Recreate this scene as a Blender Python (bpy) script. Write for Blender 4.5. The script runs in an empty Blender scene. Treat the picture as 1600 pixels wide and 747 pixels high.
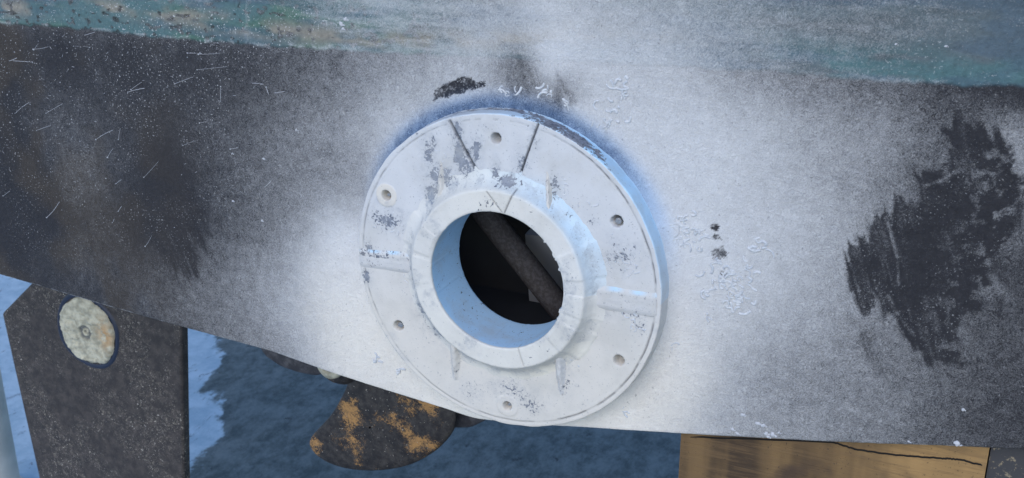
import bpy, bmesh, math, random
import numpy as np
from mathutils import Matrix, Vector
# ---------------------------------------------------------------- camera
CAM_M = [[0.910386, -0.143956, 0.387909], [0.41376, 0.316743, -0.853508], [0.0, 0.937523, 0.347922]]
CAM_P = [0.4705, -1.03281, 1.65641]
C = bpy.context.scene
HZ = 1.2            # height of the flange centre above the ground
cam_d = bpy.data.cameras.new('camera'); cam = bpy.data.objects.new('camera', cam_d)
C.collection.objects.link(cam); C.camera = cam
cam_d.sensor_width = 36; cam_d.lens = 36*1700/1600; cam_d.clip_start = .02; cam_d.clip_end = 500
mw = Matrix(CAM_M).to_4x4(); mw.translation = Vector(CAM_P); cam.matrix_world = mw
cam_d.dof.use_dof = True; cam_d.dof.focus_distance = 1.22; cam_d.dof.aperture_fstop = 14

# ---------------------------------------------------------------- world, sun, exposure
SUN_EL, SUN_AZ = math.radians(27), math.radians(178)    # azimuth from +Y clockwise
w = bpy.data.worlds.new('World'); C.world = w; w.use_nodes = True
nt = w.node_tree; bg = nt.nodes['Background']
sky = nt.nodes.new('ShaderNodeTexSky'); sky.sky_type = 'NISHITA'; sky.sun_disc = False
sky.sun_elevation = SUN_EL; sky.sun_rotation = SUN_AZ; sky.ozone_density = 4; sky.dust_density = 0; sky.air_density = 1.1
nt.links.new(sky.outputs[0], bg.inputs[0]); bg.inputs[1].default_value = .15
sl = bpy.data.lights.new('sun', 'SUN'); sun = bpy.data.objects.new('sun', sl); C.collection.objects.link(sun)
sl.energy = 1.35; sl.angle = math.radians(65); sl.color = (1, .825, .645)
sd = Vector((math.sin(SUN_AZ)*math.cos(SUN_EL), math.cos(SUN_AZ)*math.cos(SUN_EL), math.sin(SUN_EL)))
sun.rotation_euler = sd.to_track_quat('Z', 'Y').to_euler(); sun.location = sd*10
C.view_settings.view_transform = 'Standard'; C.view_settings.look = 'None'
C.view_settings.gamma = 1; C.view_settings.use_curve_mapping = False
C.view_settings.exposure = .69

# ------------------------------------------------ measured paint marks and outlines, metres on the hull (x, z)
TONE = [(-0.8542,1.4395,90.0),(-0.7337,1.4468,92.0),(-0.6218,1.4495,98.0),(-0.5157,1.4584,95.0),(-0.4167,1.4621,100.0),(-0.3233,1.4679,95.0),(-0.2014,1.4754,138.0),(-0.1359,1.4794,150.0),(-0.0734,1.4833,158.0),(-0.0135,1.4902,165.0),(0.0369,1.4932,188.0),(0.0854,1.4962,178.0),(0.1387,1.4994,165.0),(0.2025,1.5032,155.0),(0.2632,1.5069,135.0),(0.321,1.5104,118.0),(0.3763,1.5137,112.0),(0.429,1.5169,105.0),(0.4791,1.5226,90.0),(0.5274,1.5255,90.0),(-0.7433,1.4044,50.0),(-0.6296,1.4085,52.0),(-0.5236,1.4083,56.0),(-0.4236,1.4082,62.0),(-0.3377,1.4149,70.0),(-0.2564,1.4213,100.0),(-0.1962,1.4224,120.0),(-0.1379,1.4341,140.0),(-0.0743,1.4424,160.0),(-0.0136,1.4504,168.0),(0.0372,1.4608,190.0),(0.0862,1.4643,188.0),(0.14,1.4682,178.0),(0.2044,1.4729,158.0),(0.2656,1.4773,140.0),(0.3239,1.4815,125.0),(0.3796,1.4855,112.0),(0.4327,1.4894,98.0),(0.4835,1.4931,92.0),(-0.7531,1.3608,44.0),(-0.6842,1.3581,62.0),(-0.5816,1.3753,62.0),(-0.4775,1.3761,62.0),(-0.3784,1.3847,68.0),(-0.2853,1.3928,95.0),(-0.198,1.3931,128.0),(-0.1394,1.3984,160.0),(-0.0747,1.4251,170.0),(-0.0287,1.4357,168.0),(0.007,1.4285,122.0),(0.0122,1.4153,118.0),(0.0376,1.4277,185.0),(0.0594,1.4061,150.0),(0.0872,1.4253,190.0),(0.1417,1.43,190.0),(0.1936,1.4409,175.0),(0.2376,1.4446,152.0),(0.2981,1.4467,130.0),(0.3565,1.4428,105.0),(0.4118,1.4448,82.0),(0.4651,1.4439,60.0),(0.501,1.4445,60.0),(-0.7714,1.2795,40.0),(-0.6986,1.2873,70.0),(-0.6289,1.2948,78.0),(-0.5401,1.3043,66.0),(-0.4345,1.3237,70.0),(-0.3557,1.332,88.0),(-0.2899,1.3389,112.0),(-0.2181,1.3464,140.0),(-0.1573,1.3676,170.0),(-0.1332,1.3479,185.0),(-0.0995,1.3841,170.0),(-0.0757,1.3828,185.0),(-0.029,1.3943,178.0),(0.0011,1.3972,160.0),(0.074,1.3906,185.0),(0.109,1.3941,195.0),(0.1439,1.3776,197.0),(0.2095,1.3912,192.0),(0.2598,1.3964,178.0),(0.3028,1.3947,162.0),(0.349,1.4058,142.0),(0.3891,1.4039,125.0),(0.4158,1.4128,100.0),(0.4411,1.4271,80.0),(0.4774,1.4308,90.0),(0.4952,1.4153,130.0),(0.5447,1.4206,120.0),(-0.7884,1.2038,32.0),(-0.724,1.2212,40.0),(-0.6657,1.2195,78.0),(-0.5977,1.2193,78.0),(-0.5402,1.2356,58.0),(-0.4744,1.2526,50.0),(-0.4125,1.2603,76.0),(-0.344,1.2607,100.0),(-0.2969,1.2587,120.0),(-0.251,1.2567,145.0),(-0.2142,1.2695,150.0),(0.1734,1.3271,200.0),(0.2132,1.3322,200.0),(0.2648,1.3322,188.0),(0.308,1.3378,172.0),(0.3496,1.3433,152.0),(0.3955,1.3493,118.0),(0.4241,1.3468,90.0),(0.4513,1.3504,80.0),(0.497,1.3685,120.0),(0.5521,1.3756,120.0),(-0.8039,1.1348,38.0),(-0.738,1.154,40.0),(-0.6905,1.1514,52.0),(-0.6306,1.1602,68.0),(-0.5599,1.1797,58.0),(-0.4924,1.1982,52.0),(-0.429,1.2072,70.0),(-0.3689,1.2072,98.0),(-0.3205,1.2059,125.0),(-0.2733,1.2045,160.0),(-0.2361,1.2101,200.0),(0.1895,1.2809,205.0),(0.2289,1.2935,200.0),(0.2685,1.2857,192.0),(0.3121,1.2922,180.0),(0.3549,1.292,162.0),(0.4014,1.2991,130.0),(0.504,1.321,90.0),(0.5598,1.3293,90.0),(-0.8201,1.063,45.0),(-0.7397,1.0862,58.0),(-0.6632,1.1082,72.0),(-0.5919,1.1197,70.0),(-0.5348,1.1289,66.0),(-0.4261,1.1464,92.0),(-0.3652,1.1475,122.0),(-0.3162,1.1469,150.0),(-0.2678,1.1549,195.0),(-0.2307,1.1527,208.0),(0.1994,1.2256,207.0),(0.233,1.2312,202.0),(0.2786,1.239,188.0),(0.3226,1.2464,170.0),(0.3597,1.2459,150.0),(0.4945,1.2755,70.0),(0.5147,1.2853,75.0),(0.5666,1.2878,70.0),(-0.6992,1.0438,60.0),(-0.6152,1.0491,66.0),(-0.5448,1.0618,80.0),(-0.4663,1.076,100.0),(-0.403,1.0784,120.0),(-0.341,1.0897,150.0),(-0.2919,1.0899,180.0),(-0.2436,1.099,208.0),(0.1954,1.1735,207.0),(0.2435,1.1752,192.0),(0.2895,1.1841,170.0),(0.3401,1.1938,152.0),(0.3767,1.2009,135.0),(0.4129,1.201,118.0),(0.4954,1.2303,85.0),(0.5326,1.2374,80.0),(-0.4719,1.0328,95.0),(-0.388,1.0258,120.0),(-0.3266,1.029,145.0),(-0.2772,1.0301,180.0),(-0.2291,1.0311,208.0),(-0.1739,1.0161,210.0),(0.1563,1.0886,208.0),(0.1916,1.1119,209.0),(0.2201,1.1103,200.0),(0.2544,1.1177,175.0),(0.2943,1.1263,152.0),(0.3455,1.1374,138.0),(0.3887,1.1468,126.0),(0.4303,1.1558,110.0),(0.4761,1.1657,90.0),(0.5201,1.1752,75.0),(0.583,1.1888,70.0),(-0.1023,0.9966,214.0),(0.082,1.0268,215.0),(0.1278,1.0499,216.0),(0.1654,1.0506,212.0),(0.2016,1.0591,200.0),(0.2441,1.0652,172.0),(0.2985,1.0742,150.0),(0.3511,1.0792,138.0),(0.3949,1.0897,125.0),(0.437,1.0999,108.0),(0.4843,1.1041,86.0),(0.5408,1.1109,70.0),(0.5947,1.1174,68.0),(-0.5104,0.7332,120.0),(0.0011,0.8783,215.0),(0.3074,0.9653,150.0),(0.5522,1.0347,70.0),(-0.9957,1.1572,35.0),(-1.0352,1.0164,45.0),(0.0011,1.5612,180.0),(-0.7136,1.5364,90.0),(0.4709,1.5775,90.0),(-0.315,1.5502,100.0),(0.258,1.5701,130.0),(0.0011,1.2152,210.0),(-0.0829,1.0704,212.0),(0.1508,1.2173,205.0),(-0.1208,1.2352,200.0),(0.076,1.3003,200.0)]
BOTTOM = [(-1.2388,1.0817),(-0.9535,1.0595),(-0.8224,1.0525),(-0.7475,1.0483),(-0.6169,1.0391),(-0.4882,1.0325),(-0.3471,1.0258),(-0.2493,1.0141),(-0.1743,1.007),(-0.0845,0.9998),(-0.0498,0.9956),(0.0011,1.0025),(0.0743,1.0149),(0.1589,1.0287),(0.2314,1.0415),(0.3654,1.066),(0.4861,1.0909),(0.5422,1.1014),(0.6471,1.1197)]
WATER = [(-0.9866,1.4209),(-0.7387,1.4249),(-0.626,1.4275),(-0.5209,1.4252),(-0.4213,1.4261),(-0.3366,1.4263),(-0.2558,1.4287),(-0.1791,1.4295),(-0.0745,1.4335),(0.0729,1.4399),(0.1934,1.444),(0.2981,1.4461),(0.3952,1.4462),(0.4383,1.4478),(0.4899,1.4508),(0.5872,1.4526)]
PATCH = [([(0.432,1.4056),(0.4373,1.415),(0.4496,1.4233),(0.458,1.4201),(0.4674,1.4094),(0.4794,1.399),(0.4918,1.3857),(0.5014,1.3631),(0.505,1.3395),(0.504,1.321),(0.4984,1.3046),(0.4918,1.2941),(0.486,1.2773),(0.4963,1.263),(0.4936,1.2431),(0.4791,1.2272),(0.463,1.2208),(0.4715,1.1785),(0.4521,1.1709),(0.4381,1.1888),(0.4225,1.196),(0.4114,1.2144),(0.4042,1.1993),(0.3923,1.2245),(0.3849,1.2094),(0.3732,1.2224),(0.364,1.2399),(0.3593,1.2728),(0.3701,1.2732),(0.3684,1.2954),(0.3722,1.2986),(0.3769,1.2875),(0.3809,1.3155),(0.3886,1.3198),(0.3938,1.3045),(0.3951,1.3239),(0.4042,1.3341),(0.4209,1.3276),(0.4208,1.3464),(0.411,1.3625),(0.4247,1.3642),(0.4383,1.3659),(0.4369,1.3851),(0.4459,1.391),(0.4285,1.3992)],0.0028,44,1),([(-0.4853,1.234),(-0.4552,1.2422),(-0.4372,1.2233),(-0.427,1.1902),(-0.4355,1.1538),(-0.4609,1.1182),(-0.4723,1.1118),(-0.482,1.1193),(-0.4936,1.1128),(-0.4992,1.1346),(-0.5173,1.1363),(-0.5195,1.1586),(-0.5572,1.162),(-0.5655,1.1789),(-0.5306,1.1928),(-0.4991,1.1884),(-0.4858,1.2079)],0.006299999999999999,40,0.9),([(-0.0947,1.3824),(-0.092,1.3934),(-0.0815,1.4014),(-0.0712,1.4066),(-0.058,1.4112),(-0.0464,1.4123),(-0.0403,1.4086),(-0.0334,1.4106),(-0.0312,1.406),(-0.0404,1.4017),(-0.0536,1.3969),(-0.0676,1.3921),(-0.0795,1.3882)],0.00105,52,0.95),([(0.3786,1.1943),(0.384,1.2009),(0.3931,1.1902),(0.4055,1.1717),(0.4128,1.1506),(0.4015,1.1531),(0.3872,1.1714)],0.0049,85,0.6),([(0.2321,1.2837),(0.2321,1.2819),(0.2313,1.2811),(0.2293,1.2789),(0.2276,1.2796),(0.2251,1.2796),(0.2239,1.2808),(0.2236,1.2824),(0.224,1.2845),(0.2253,1.286),(0.227,1.286),(0.229,1.2872),(0.2305,1.2859),(0.2326,1.2854)],0.0008399999999999999,62,0.9),([(0.233,1.2727),(0.2327,1.271),(0.2314,1.2696),(0.23,1.2685),(0.2281,1.2694),(0.2271,1.2695),(0.225,1.2701),(0.225,1.2715),(0.2254,1.273),(0.2266,1.2744),(0.2279,1.2757),(0.2296,1.276),(0.2314,1.2756),(0.2325,1.2739)],0.0008399999999999999,75,0.85),([(0.2426,1.2568),(0.2421,1.2535),(0.2395,1.2513),(0.2365,1.2485),(0.2329,1.2494),(0.2291,1.2477),(0.2287,1.251),(0.2268,1.2543),(0.2276,1.2579),(0.2283,1.2592),(0.2319,1.2609),(0.2354,1.2623),(0.239,1.2631),(0.2405,1.2603)],0.00105,72,0.85),([(0.2467,1.235),(0.2468,1.2338),(0.2448,1.2321),(0.243,1.2315),(0.2408,1.2302),(0.2385,1.2305),(0.2357,1.2317),(0.236,1.2332),(0.236,1.2347),(0.2377,1.2362),(0.2398,1.2371),(0.2424,1.2379),(0.2444,1.237),(0.2475,1.2366)],0.00105,78,0.8),([(0.0438,1.391),(0.0592,1.4195),(0.0677,1.4169),(0.0667,1.3966),(0.0611,1.3907)],0.0042,120,0.7),([(-0.0079,1.3963),(0.0011,1.4178),(0.0099,1.4401),(0.0201,1.4363),(0.0268,1.42),(0.0159,1.4089)],0.006299999999999999,110,0.65)]
LIGHT = [([(0.3905,1.3181),(0.3965,1.3016),(0.405,1.2788),(0.4094,1.2512)],2.2,130),([(0.4015,1.2384),(0.4117,1.2213),(0.4274,1.2038)],3,112),([(0.3927,1.2314),(0.4055,1.2133),(0.4188,1.2021)],2,100),([(0.4485,1.3714),(0.4337,1.3586),(0.4206,1.3525)],3,120),([(0.4865,1.2742),(0.4963,1.263),(0.5087,1.2524)],7,110),([(0.3856,1.2301),(0.3811,1.2496),(0.3776,1.2758)],1.5,80)]
STREAK = [(-0.6803,1.3094,-0.6477,1.3256),(-0.5978,1.2826,-0.5656,1.299),(-0.5326,1.3517,-0.5045,1.3592),(-0.4182,1.3899,-0.3722,1.3976),(-0.4107,1.4107,-0.4079,1.4102),(-0.4554,1.3693,-0.4252,1.3807),(-0.3846,1.3725,-0.3869,1.3526),(-0.4226,1.3234,-0.4053,1.3284),(-0.4528,1.2913,-0.4346,1.2992),(-0.7374,1.3036,-0.7078,1.3215),(-0.6905,1.3771,-0.7263,1.3759),(-0.6858,1.3943,-0.6578,1.3998),(-0.592,1.4193,-0.5741,1.4246),(-0.6287,1.373,-0.6329,1.3685),(-0.3833,1.4251,-0.4004,1.4246),(-0.7322,1.3754,-0.7172,1.3809),(-0.7029,1.2833,-0.6744,1.2934),(-0.6142,1.4039,-0.585,1.4045),(-0.5819,1.2601,-0.5696,1.2745),(-0.5234,1.2403,-0.4955,1.2653),(-0.5734,1.2251,-0.5624,1.2327),(-0.7094,1.1581,-0.6804,1.1855),(-0.536,1.1425,-0.5239,1.1579),(-0.5754,1.1865,-0.5685,1.1946),(-0.5884,1.1683,-0.5837,1.1762),(-0.7877,1.1793,-0.772,1.189),(-0.3366,1.3807,-0.3209,1.3806),(-0.379,1.2949,-0.366,1.2988),(-0.3314,1.2525,-0.321,1.2621),(-0.3175,1.3778,-0.3147,1.3689),(-0.3052,1.3721,-0.2914,1.3749),(-0.559,1.2869,-0.5531,1.3029),(-0.4139,1.4089,-0.3732,1.4144),(-0.4303,1.4092,-0.4079,1.4102),(-0.5567,1.4582,-0.5302,1.4629),(-0.6391,1.4444,-0.596,1.4439),(-0.7347,1.4426,-0.7229,1.454),(-0.4856,1.4579,-0.4711,1.455),(-0.6848,1.3936,-0.6751,1.4026),(-0.5268,1.3555,-0.5074,1.367),(-0.6122,1.3909,-0.6102,1.396)]
CURL = [(0.1154,1.408,0.021,0.0196,16),(0.113,1.3777,0.0154,0.007,6),(0.0436,1.4046,0.014,0.0084,6),(-0.0026,1.3996,0.0098,0.0028,7),(0.2003,1.2685,0.0224,0.021,30),(0.2467,1.2265,0.0266,0.0315,46),(0.2761,1.2698,0.0084,0.0154,8),(0.2548,1.2064,0.0154,0.0154,14),(0.1884,1.1457,0.0063,0.0154,9),(0.1962,1.2818,0.017499999999999998,0.0084,10),(-0.1816,1.0473,0.0112,0.0056,5),(-0.1548,1.0353,0.0056,0.0042,4),(0.0625,1.3962,0.0056,0.0042,3),(0.0922,1.3687,0.0056,0.0042,3),(0.1278,1.0499,0.021,0.0042,5),(0.2296,1.1799,0.007,0.0042,3)]
FLAKE = [(0.271,1.077,0.0035),(0.288,1.0701,0.0049),(0.2942,1.0693,0.0035),(0.2621,1.0569,0.0028),(0.2672,1.0534,0.0035),(0.2976,1.0608,0.0035),(0.3044,1.0609,0.0042),(0.2999,1.0575,0.0028),(-0.2082,1.4594,0.0042),(-0.202,1.4648,0.0035),(-0.2061,1.4539,0.0028),(0.3108,1.0648,0.0021),(-0.2789,1.33,0.0028),(0.3802,1.4804,0.0021),(0.4221,1.4818,0.0021),(-0.3766,1.2895,0.0021),(0.4834,1.1324,0.0021),(-0.3825,1.2273,0.0021),(-0.3396,1.2073,0.0021),(-0.3298,1.2885,0.0021),(0.4387,1.0857,0.0021),(0.4827,1.0944,0.0042)]
STAND = [(-0.333,1.4782),(-0.3364,1.4634),(-0.3392,1.4447),(-0.34,1.429)]
HOLES = [(-0.0053,1.3568,0.0056,0),(0.1319,1.2838,0.0062,1),(0.1397,1.1264,0.0058,0),(0.0076,1.0407,0.005,2),(-0.1333,1.1149,0.006,1),(-0.1424,1.2752,0.0055,2)]
GRIME = [(-0.0849,1.3343,0.0098,0.0196,0.7,0),(-0.0714,1.3069,0.0182,0.014,1.0,0),(-0.0831,1.2869,0.0098,0.0154,0.9,0),(-0.0413,1.3273,0.0112,0.0182,0.9,0),(-0.028,1.3409,0.007,0.021,0.8,0),(-0.0488,1.3349,0.0098,0.014,0.9,0),(-0.0507,1.3596,0.007,0.0126,0.8,0),(-0.0055,1.3202,0.0056,0.0112,0.9,0),(0.0095,1.3122,0.0168,0.007,1.0,0),(0.0243,1.3331,0.0084,0.0182,0.6,0),(0.0395,1.3625,0.0056,0.0154,0.5,0),(-0.143,1.2445,0.021,0.0098,0.95,1),(-0.1686,1.2093,0.0056,0.007,1.0,1),(-0.1742,1.1706,0.0056,0.0091,1.15,1),(-0.096,1.1577,0.014,0.0315,0.7,2),(-0.076,1.1251,0.0154,0.021,0.6,2),(-0.1077,1.1835,0.0084,0.014,0.5,2),(0.0133,1.0619,0.0315,0.0154,0.5,2),(0.0373,1.0467,0.0154,0.0126,0.6,1),(0.0797,1.0846,0.0112,0.0154,0.5,1),(-0.04,1.05,0.017499999999999998,0.014,0.35,2),(0.1503,1.1871,0.0168,0.0098,0.75,1),(0.1374,1.2466,0.021,0.0182,0.5,2),(0.1615,1.1708,0.0098,0.0098,0.5,1),(0.0617,1.3133,0.0056,0.0182,0.7,1),(0.0723,1.2865,0.021,0.0084,0.3,2),(0.1046,1.2806,0.007,0.0056,0.6,1),(-0.1017,1.354,0.0112,0.0084,0.3,1),(-0.0164,1.3667,0.0084,0.0049,0.3,2),(-0.0619,1.3759,0.0056,0.0028,0.8,0)]
FCURL = [(0.1376,1.243,0.0196,0.0168,26),(0.1503,1.1871,0.0154,0.0098,14),(-0.1432,1.2406,0.0182,0.0098,16),(-0.1663,1.2041,0.007,0.007,4),(0.09,1.2961,0.014,0.0084,4),(0.0718,1.3146,0.0042,0.0168,6),(-0.1161,1.1821,0.0112,0.0168,8),(-0.0711,1.3178,0.014,0.028,12),(0.0828,1.1169,0.0112,0.021,6),(0.1617,1.1671,0.007,0.0084,6),(-0.0981,1.2203,0.0084,0.0098,5)]
CUTS = [[(0.043,1.3772),(0.0323,1.3479),(0.0192,1.3099),(0.0133,1.2969)],[(-0.0597,1.3691),(-0.0396,1.336),(-0.0246,1.3128),(-0.0155,1.2974)]]
CUTC = [[(0.0225,1.3063),(0.0181,1.2965),(0.0113,1.2806)],[(-0.0096,1.3013),(-0.0006,1.2911),(0.0084,1.2809)],[(0.0265,1.128),(0.0343,1.1045)]]
RIBS = [(-0.0286,1.2942,-0.0575,1.3652,0.007,0.003,0.006,0),(0.0593,1.2811,0.0536,1.3276,0.008,0.002,0.015,1),(0.1069,1.1963,0.1785,1.1975,0.022,0.022,0.007,2),(0.0715,1.1146,0.0746,1.0691,0.01,0.004,0.013,3),(-0.0582,1.1041,-0.0591,1.0575,0.01,0.005,0.013,4),(-0.1072,1.1978,-0.1825,1.1935,0.022,0.018,0.007,5),(-0.0724,1.266,-0.0709,1.3251,0.01,0.002,0.01,6)]
RUD = [(-1.2636,0.7689),(-1.2405,0.3971),(-1.2115,0.0585),(-0.8812,0.1707),(-0.8439,0.5026),(-0.8075,0.8213),(-0.7975,0.9178),(-1.0317,0.9538),(-1.1739,0.8449)]
ANODE = (-1.0263,0.7794)
BLADE = [(-0.4485,0.8394),(-0.4551,0.7937),(-0.4712,0.7597),(-0.4958,0.7194),(-0.5273,0.6841),(-0.5468,0.6563),(-0.5375,0.6366),(-0.5091,0.6231),(-0.4656,0.6214),(-0.4069,0.633),(-0.343,0.6598),(-0.293,0.6997),(-0.2636,0.736),(-0.2489,0.768),(-0.2661,0.8316),(-0.3354,0.8629)]
BLADE2 = [(-0.4852,0.8227),(-0.527,0.7808),(-0.5669,0.7784),(-0.607,0.7824),(-0.6398,0.7969),(-0.6577,0.8245),(-0.6388,0.8774),(-0.5833,0.8997),(-0.5079,0.8662)]
BLADE3 = [(-0.4025,0.8353),(-0.308,0.7419),(-0.2781,0.7333),(-0.2423,0.7419),(-0.2106,0.765),(-0.1953,0.8095),(-0.212,0.8634),(-0.2801,0.9064),(-0.3756,0.8877)]
HUB = (-0.4523,0.8386)
PANODE = (-0.4539,0.8519)
WOOD = [(0.1985,1.0522),(0.2028,0.9733),(0.5127,1.0558),(0.5071,1.0961)]
DARKB = [(0.5092,1.0893),(0.5139,1.0561),(0.5909,1.0766)]
CRACK = [(0.1999,1.0265),(0.3641,1.0606),(0.3872,1.0572),(0.4281,1.0607),(0.4704,1.0677),(0.4881,1.0708),(0.5108,1.0693)]
POST = [(-1.876,0.729),(-1.836,0.747)]
LINE = [(-1.792,1.569),(-1.703,1.409),(-1.562,1.204),(-1.458,1.091),(-1.388,0.951),(-1.878,1.694)]
FOOT = (-1.784,0.676)
PIPE = [(-0.0773,1.1925),(0.0059,1.1027)]
PANEL = [(-0.0731,1.1614),(-0.0726,1.044),(-0.0146,1.0408),(0.0022,1.1086),(-0.0164,1.1415),(-0.0438,1.1623)]
BORE = 0.0795
GROOVE = 0.1773
FL_T = 0.0267
COL_H = 0.0155
COL_B = -0.055
# ---------------------------------------------------------------- numpy noise
_r = np.random.RandomState(7); TAB = _r.rand(512, 512)
def vn(x, y, s, seed=0):
    x = x*s+seed*17.3; y = y*s+seed*9.7
    xi = np.floor(x).astype(int); yi = np.floor(y).astype(int); fx = x-xi; fy = y-yi
    fx = fx*fx*(3-2*fx); fy = fy*fy*(3-2*fy)
    a = TAB[xi % 512, yi % 512]; b = TAB[(xi+1) % 512, yi % 512]; c = TAB[xi % 512, (yi+1) % 512]; d = TAB[(xi+1) % 512, (yi+1) % 512]
    return a*(1-fx)*(1-fy)+b*fx*(1-fy)+c*(1-fx)*fy+d*fx*fy
def fbm(x, y, s, o=4, seed=0, g=.55):
    t = 0; a = 1; n = 0
    for k in range(o):
        t = t+a*vn(x, y, s*2**k, seed+k*3); n += a; a *= g
    return t/n
def ss(a, b, x):
    t = np.clip((x-a)/(b-a), 0, 1); return t*t*(3-2*t)
def seg_d(x, z, a, b):
    a = np.array(a[:2]); b = np.array(b[:2]); d = b-a; L = (d@d)+1e-12
    t = np.clip(((x-a[0])*d[0]+(z-a[1])*d[1])/L, 0, 1)
    return np.hypot(x-a[0]-t*d[0], z-a[1]-t*d[1]), t
def poly_d(x, z, P):         # signed distance, negative inside
    n = len(P); best = np.full(x.shape, 1e9); ins = np.zeros(x.shape, bool)
    for i in range(n):
        a, b = P[i], P[(i+1) % n]
        best = np.minimum(best, seg_d(x, z, a, b)[0])
        c = (a[1] > z) != (b[1] > z)
        xx = (b[0]-a[0])*(z-a[1])/((b[1]-a[1]) if abs(b[1]-a[1]) > 1e-9 else 1e-9)+a[0]
        ins ^= c & (x < xx)
    return np.where(ins, -best, best)
def lin(v): v = np.asarray(v, float)/255; return np.where(v < .04, v/12.92, ((v+.055)/1.055)**2.4)

# ---------------------------------------------------------------- object helpers
def tag(o, label, cat, group=None):
    o['label'] = label; o['category'] = cat
    if group: o['group'] = group
def put(o, parent=None):
    C.collection.objects.link(o)
    if parent is not None:
        o.parent = parent
        p = parent; off = Vector((0, 0, 0))
        while p is not None: off += p.location; p = p.parent
        o.location = -off
    return o
def thing(name, loc, label, cat, group=None):
    o = bpy.data.objects.new(name, None); C.collection.objects.link(o); o.location = loc; o.empty_display_size = .05
    tag(o, label, cat, group); return o
def np_mesh(name, V, F, m, parent=None, attrs=None, smooth=True):
    me = bpy.data.meshes.new(name); V = np.asarray(V, np.float32); F = np.asarray(F, np.int32)
    me.vertices.add(len(V)); me.vertices.foreach_set('co', V.ravel())
    me.loops.add(F.size); me.loops.foreach_set('vertex_index', F.ravel())
    me.polygons.add(len(F)); me.polygons.foreach_set('loop_start', np.arange(0, F.size, F.shape[1], dtype=np.int32))
    if smooth: me.polygons.foreach_set('use_smooth', np.ones(len(F), bool))
    me.update(calc_edges=True); me.validate()
    for k, v in (attrs or {}).items():
        if v.ndim == 1:
            a = me.attributes.new(k, 'FLOAT', 'POINT'); a.data.foreach_set('value', v.astype(np.float32))
        else:
            a = me.attributes.new(k, 'FLOAT_COLOR', 'POINT'); c4 = np.ones((len(v), 4), np.float32); c4[:, :3] = v; a.data.foreach_set('color', c4.ravel())
    me.materials.append(m)
    return put(bpy.data.objects.new(name, me), parent)
def bm_obj(name, bm, m, parent=None, smooth=False):
    bmesh.ops.recalc_face_normals(bm, faces=bm.faces)
    me = bpy.data.meshes.new(name); bm.to_mesh(me); bm.free(); me.materials.append(m)
    if smooth: me.polygons.foreach_set('use_smooth', np.ones(len(me.polygons), bool))
    return put(bpy.data.objects.new(name, me), parent)
def quads(nu, nv, wrap=False):      # grid index, u fastest
    i = np.arange(nu if wrap else nu-1); j = np.arange(nv-1); I, J = np.meshgrid(i, j); I2 = (I+1) % nu
    return np.stack([J*nu+I, J*nu+I2, (J+1)*nu+I2, (J+1)*nu+I], -1).reshape(-1, 4)

# ---------------------------------------------------------------- materials
class M:
    def __init__(s, name):
        s.m = bpy.data.materials.new(name); s.m.use_nodes = True; s.t = s.m.node_tree; s.p = s.t.nodes['Principled BSDF']
        s.co = s.n('ShaderNodeTexCoord').outputs['Object']
    def n(s, k, **kw):
        o = s.t.nodes.new(k)
        for a, b in kw.items(): setattr(o, a, b)
        return o
    def set(s, o, v):
        if hasattr(v, 'is_linked'): s.t.links.new(v, o)
        else: o.default_value = v
    def noise(s, scale, detail=4, rough=.6, dist=0, vec=None):
        o = s.n('ShaderNodeTexNoise'); s.set(o.inputs['Vector'], vec or s.co)
        for k, v in (('Scale', scale), ('Detail', detail), ('Roughness', rough), ('Distortion', dist)): o.inputs[k].default_value = v
        return o.outputs['Fac']
    def math(s, op, a, b=0., c=None, clamp=False):
        o = s.n('ShaderNodeMath', operation=op, use_clamp=clamp); s.set(o.inputs[0], a); s.set(o.inputs[1], b)
        if c is not None: s.set(o.inputs[2], c)
        return o.outputs[0]
    def ramp(s, v, a, b, lo=0., hi=1.):
        o = s.n('ShaderNodeMapRange', interpolation_type='SMOOTHSTEP'); s.set(o.inputs[0], v)
        for i, x in enumerate((a, b, lo, hi)): s.set(o.inputs[1+i], x)
        return o.outputs[0]
    def mix(s, f, a, b, mode='MIX'):
        o = s.n('ShaderNodeMix', data_type='RGBA', blend_type=mode); s.set(o.inputs[0], f)
        s.set(o.inputs[6], a if hasattr(a, 'is_linked') else (*a, 1)); s.set(o.inputs[7], b if hasattr(b, 'is_linked') else (*b, 1)); return o.outputs[2]
    def attr(s, name, col=False):
        o = s.n('ShaderNodeAttribute', attribute_name=name); return o.outputs['Color' if col else 'Fac']
    def scalev(s, v):
        o = s.n('ShaderNodeMapping'); s.set(o.inputs['Vector'], s.co); o.inputs['Scale'].default_value = v; return o.outputs[0]
    def bump(s, h, dist, strength=1., prev=None):
        o = s.n('ShaderNodeBump'); o.inputs['Strength'].default_value = strength; o.inputs['Distance'].default_value = dist
        s.set(o.inputs['Height'], h)
        if prev: s.set(o.inputs['Normal'], prev)
        return o.outputs[0]
    def done(s, col, rough=.6, normal=None, spec=.3, metal=0.):
        s.set(s.p.inputs['Base Color'], col if hasattr(col, 'is_linked') else (*col, 1)); s.set(s.p.inputs['Roughness'], rough)
        s.p.inputs['Specular IOR Level'].default_value = spec; s.p.inputs['Metallic'].default_value = metal
        if normal: s.set(s.p.inputs['Normal'], normal)
        return s.m

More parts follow.
